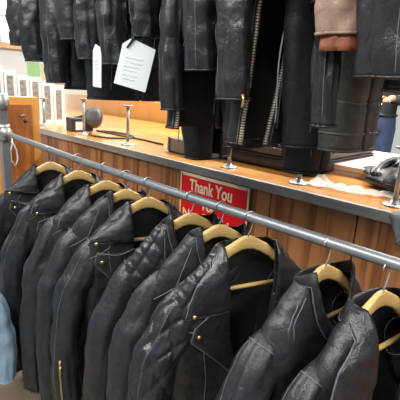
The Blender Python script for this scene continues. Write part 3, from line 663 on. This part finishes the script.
blob('folded_body', (0, .0, 0), .24, .22, .055, 3, M['leather'], t, .45, .3)
blob('grey_lining', (.05, .04, .075), .20, .15, .032, 9, M['grey'], t, .5, .5)
mb = MB()
for k, (r, z) in enumerate(((.05, .05), (.075, .055))):
    mb.tube([(-.17+r*math.cos(a)*.7, -.06+r*math.sin(a), z+.03*math.sin(a+.6)+.02) for a in [x*.35-.3 for x in range(14)]], .014, 10)
mb.build('rolled_collar', M['leather_g'], t)
mb = MB(); mb.tube([(-.22, -.12, .025), (-.08, -.19, .022), (.1, -.2, .022), (.24, -.16, .024)], [.018, .024, .024, .02], 10); mb.build('rolled_sleeve', M['leather'], t)
# grey cloth corner hanging over the edge at far right
q = at_y(397, 243, 1.285); rows = []
for i in range(16):
    f = i/15; z = TOP+.006+(q.z+EYE-TOP-.006)*max(0, f-.15)/.85; hw_ = .11*(1-max(0, f-.15)/.85)+.004
    rows.append([(q.x+.09*(1-f)+u*hw_, (1.36-.075*min(1, f/.15)) if f < .15 else 1.285-.008*math.sin(u*5+f*3), z) for u in [k/6-1 for k in range(13)]])
mb, _ = grid(rows); o = mb.build('cloth', M['grey'], solid=.004, offset=0); tag(o, 'grey cloth corner hanging over the counter edge at far right', 'cloth')
# crumpled plastic film
rows = []
for i in range(34):
    row = []
    for j in range(16):
        x = -.17+.34*i/33; y = -.035+.09*j/15; z = .006+.018*abs(noise.noise((x*22, y*26, 0)))+.03*max(0, (j-11)/4)*abs(noise.noise((x*12, 3, 1)))+(.03*math.exp(-((x+.14)/.02)**2)*j/15)
        row.append((x, y+.02*noise.noise((x*9, 1, 2))+.02*(x/.17)**2, z))
    rows.append(row)
mb, _ = grid(rows); o = mb.build('plastic_film', M['film']); o.location = (-.62, 1.47, TOP); o.rotation_euler = (0, 0, math.radians(12)); tag(o, 'crumpled clear plastic film lying at the counter edge', 'plastic')
# posters
for y, z0_, z1_, m, lab in ((2.62, -.03, .20, 'greenp', 'green poster on the left wall under the window'), (2.82, -.04, .19, 'yellowp', 'pale yellow poster beside the green one on left wall'), (3.02, -.10, .19, 'creamp', 'orange cream poster at right of the pale yellow one')):
    o = box_obj('poster', (-5.998, y, Z(z0_)), (-5.992, y+.18, Z(z1_)), M[m]); tag(o, lab, 'poster')

# ---------------------------------------------------------------- person behind the counter
pf = box_obj('floor_platform', (-3.2, 3.4, 0), (.5, 6.2, .40), M['floor']); pf.name = 'trim_1'; struct(pf)
def skin_body(name, joints, edges, m, parent=None, sub=2):
    me = bpy.data.meshes.new(name); me.from_pydata([j[:3] for j in joints], edges, []); me.materials.append(m)
    o = bpy.data.objects.new(name, me); link(o, parent); sk = o.modifiers.new('skin', 'SKIN'); sk.use_smooth_shade = True
    for v, j in zip(me.skin_vertices[0].data, joints): r = j[3]; v.radius = r if isinstance(r, tuple) else (r, r)
    me.skin_vertices[0].data[0].use_root = True
    sb = o.modifiers.new('sub', 'SUBSURF'); sb.levels = sb.render_levels = sub; return o
pe = empty('person', (-1.68, 4.35, .40), math.radians(5)); tag(pe, 'person in black shirt and blue jeans standing behind counter holding pale paper', 'person')
J = [(0, 0, .95, .10), (0, 0, 1.15, .09), (0, 0, 1.35, .085), (0, .01, 1.47, .055), (0, .01, 1.60, .052), (-.19, 0, 1.40, .055), (-.25, -.02, 1.14, .042), (-.16, -.26, 1.12, .032), (.19, 0, 1.40, .055), (.25, -.02, 1.14, .042), (.14, -.27, 1.14, .032), (-.09, 0, .88, .07), (-.10, -.02, .50, .05), (-.10, 0, .10, .035), (.09, 0, .88, .07), (.10, -.02, .50, .05), (.10, 0, .10, .035), (-.10, -.14, .03, .022), (.10, -.14, .03, .022)]
Ed = [(0, 1), (1, 2), (2, 3), (3, 4), (2, 5), (5, 6), (6, 7), (2, 8), (8, 9), (9, 10), (0, 11), (11, 12), (12, 13), (0, 14), (14, 15), (15, 16), (13, 17), (16, 18)]
skin_body('body', J, Ed, M['skin'], pe)
def loft(stations, n=28, seed=0.0, amp=.006):
    """stations: centre, half width along u, half depth along v, u, v"""
    rows = []
    for q, (c, ru, rv, u, v) in enumerate(stations):
        c = Vector(c); u = Vector(u); v = Vector(v)
        rows.append([c+u*ru*math.cos(2*math.pi*k/n)+v*rv*math.sin(2*math.pi*k/n) for k in range(n)])
    mb, P = grid(rows, True, lambda i, j: amp*noise.noise((i*1.3+seed, math.cos(6.283*j/n)*2, math.sin(6.283*j/n)*2)))
    return mb
XA, YA = (1, 0, 0), (0, 1, 0)
sh = loft([((0, 0, .90), .165, .125, XA, YA), ((0, 0, .95), .162, .122, XA, YA), ((0, 0, 1.05), .158, .115, XA, YA), ((0, 0, 1.18), .172, .12, XA, YA), ((0, 0, 1.30), .195, .122, XA, YA), ((0, 0, 1.38), .200, .108, XA, YA), ((0, .005, 1.43), .165, .085, XA, YA), ((0, .01, 1.465), .10, .07, XA, YA), ((0, .012, 1.49), .068, .062, XA, YA)], 36, 2.0).build('shirt', M['shirt'], pe)
for s_ in (-1, 1):
    hx, hz = (-.16, 1.12) if s_ < 0 else (.14, 1.14)
    mb = MB(); mb.tube([(s_*.145, 0, 1.395), (s_*.195, 0, 1.37), (s_*.222, -.005, 1.29), (s_*.24, -.015, 1.20), (s_*.248, -.03, 1.145), (s_*.235, -.08, 1.125), (s_*.2+.0, -.15, 1.125), ((s_*.19+hx)/2, -.215, (1.125+hz)/2)], [.058, .064, .060, .055, .054, .052, .047, .043], 16)
    mb.build('shirt_sleeve', M['shirt'], sh)
jn = loft([((0, 0, 1.00), .160, .118, XA, YA), ((0, 0, .95), .166, .122, XA, YA), ((0, 0, .88), .172, .125, XA, YA), ((0, 0, .82), .172, .12, XA, YA), ((0, 0, .785), .16, .10, XA, YA)], 36, 5.0).build('jeans', M['jeans'], pe)
for s_ in (-1, 1):
    loft([((s_*.085, 0, .86), .088, .112, XA, YA), ((s_*.090, 0, .74), .088, .100, XA, YA), ((s_*.096, -.01, .60), .076, .086, XA, YA), ((s_*.10, -.02, .49), .066, .074, XA, YA), ((s_*.10, -.01, .35), .063, .072, XA, YA), ((s_*.10, 0, .20), .060, .066, XA, YA), ((s_*.10, 0, .07), .062, .070, XA, YA)], 24, 7+s_, .010).build('jeans_leg', M['jeans'], jn)
    rows = [[(s_*.10+w_*math.cos(6.283*k/16), -.05+l_*math.sin(6.283*k/16)-o_, z_) for k in range(16)] for z_, w_, l_, o_ in ((0, .046, .130, 0), (.02, .050, .135, 0), (.05, .046, .115, -.02), (.08, .038, .065, -.055), (.11, .036, .05, -.06))]
    mb, _ = grid(rows, True); mb.f.append(tuple(range(16))); mb.m.append(0); mb.smooth.append(False); mb.build('shoe', M['black'], pe)
mb = MB(); mb.tube([(.166*math.cos(6.283*k/32), .122*math.sin(6.283*k/32), .975) for k in range(33)], .014, 8); mb.build('belt', M['black'], jn)
rows = []
for i in range(17):
    ph = math.pi*i/16; z = math.cos(ph); row = []
    for j in range(24):
        th = 2*math.pi*j/24; x = math.sin(ph)*math.cos(th); y = math.sin(ph)*math.sin(th); k = 1-.22*max(0, -z)
        row.append((x*.075*k, y*.095*k-(.022 if (abs(x) < .22 and y < -.8 and -.4 < z < .15) else 0), 1.68+z*.12))
    rows.append(row)
mb, _ = grid(rows, True)
for s in (-1, 1): mb.lathe([(.01, 0), (.022, .004), (.012, .012)], (s*.075, .01, 1.675), n=10, mat=Matrix.Rotation(s*math.pi/2, 4, 'Y'))
mb.build('head', M['skin'], pe)
for s in (-1, 1):
    mb = MB(); mb.lathe([(.004, -.008), (.010, -.003), (.010, .003), (.004, .008)], (s*.030, -.083, 1.695), n=10); mb.build('eye', M['white'], pe)
mb = MB(); mb.tube([(-.022, -.080, 1.625), (0, -.090, 1.622), (.022, -.080, 1.625)], .005, 8); mb.build('mouth', M['brown'], pe)
rows = [[(r*math.cos(2*math.pi*j/20)*.083, r*math.sin(2*math.pi*j/20)*.1+.012, 1.70+zz) for j in range(20)] for r, zz in ((.1, .118), (.5, .108), (.85, .07), (1, .02), (1.0, -.01))]
mb, _ = grid(rows, True); mb.build('hair', M['hair'], pe)
for s in (-1, 1):
    bx = s*-.15; bz = 1.12 if s > 0 else 1.14
    mb = MB(); mb.lathe([(.018, 0), (.036, .02), (.040, .05), (.036, .075)], (bx, -.25, bz), n=14, mat=Matrix.Rotation(math.radians(100), 4, 'X') @ Matrix.Diagonal((1, .5, 1, 1)))
    for f_ in range(4):
        x = bx-.027+f_*.018; ln = (.055, .068, .072, .06)[f_]; mb.tube([(x, -.315, bz-.012), (x, -.315-ln*.5, bz-.014), (x, -.315-ln*.7, bz-.035)], [.0095, .009, .007], 8)
    mb.tube([(bx+s*.03, -.27, bz), (bx+s*.05, -.31, bz+.01), (bx+s*.045, -.34, bz+.005)], [.012, .011, .008], 8)
    mb.build('hand', M['skin'], pe)
o = box_obj('sheet_of_paper', (-.13, -.11, 0), (.11, .0, .004), M['yellowp']); mw = Matrix.Translation((-1.68, 4.35, .40)) @ Matrix.Rotation(math.radians(5), 4, 'Z'); o.matrix_world = mw @ Matrix.Translation((0, -.33, 1.085)) @ Matrix.Rotation(.3, 4, 'X'); tag(o, 'pale yellow sheet of paper held by the person behind counter', 'paper')
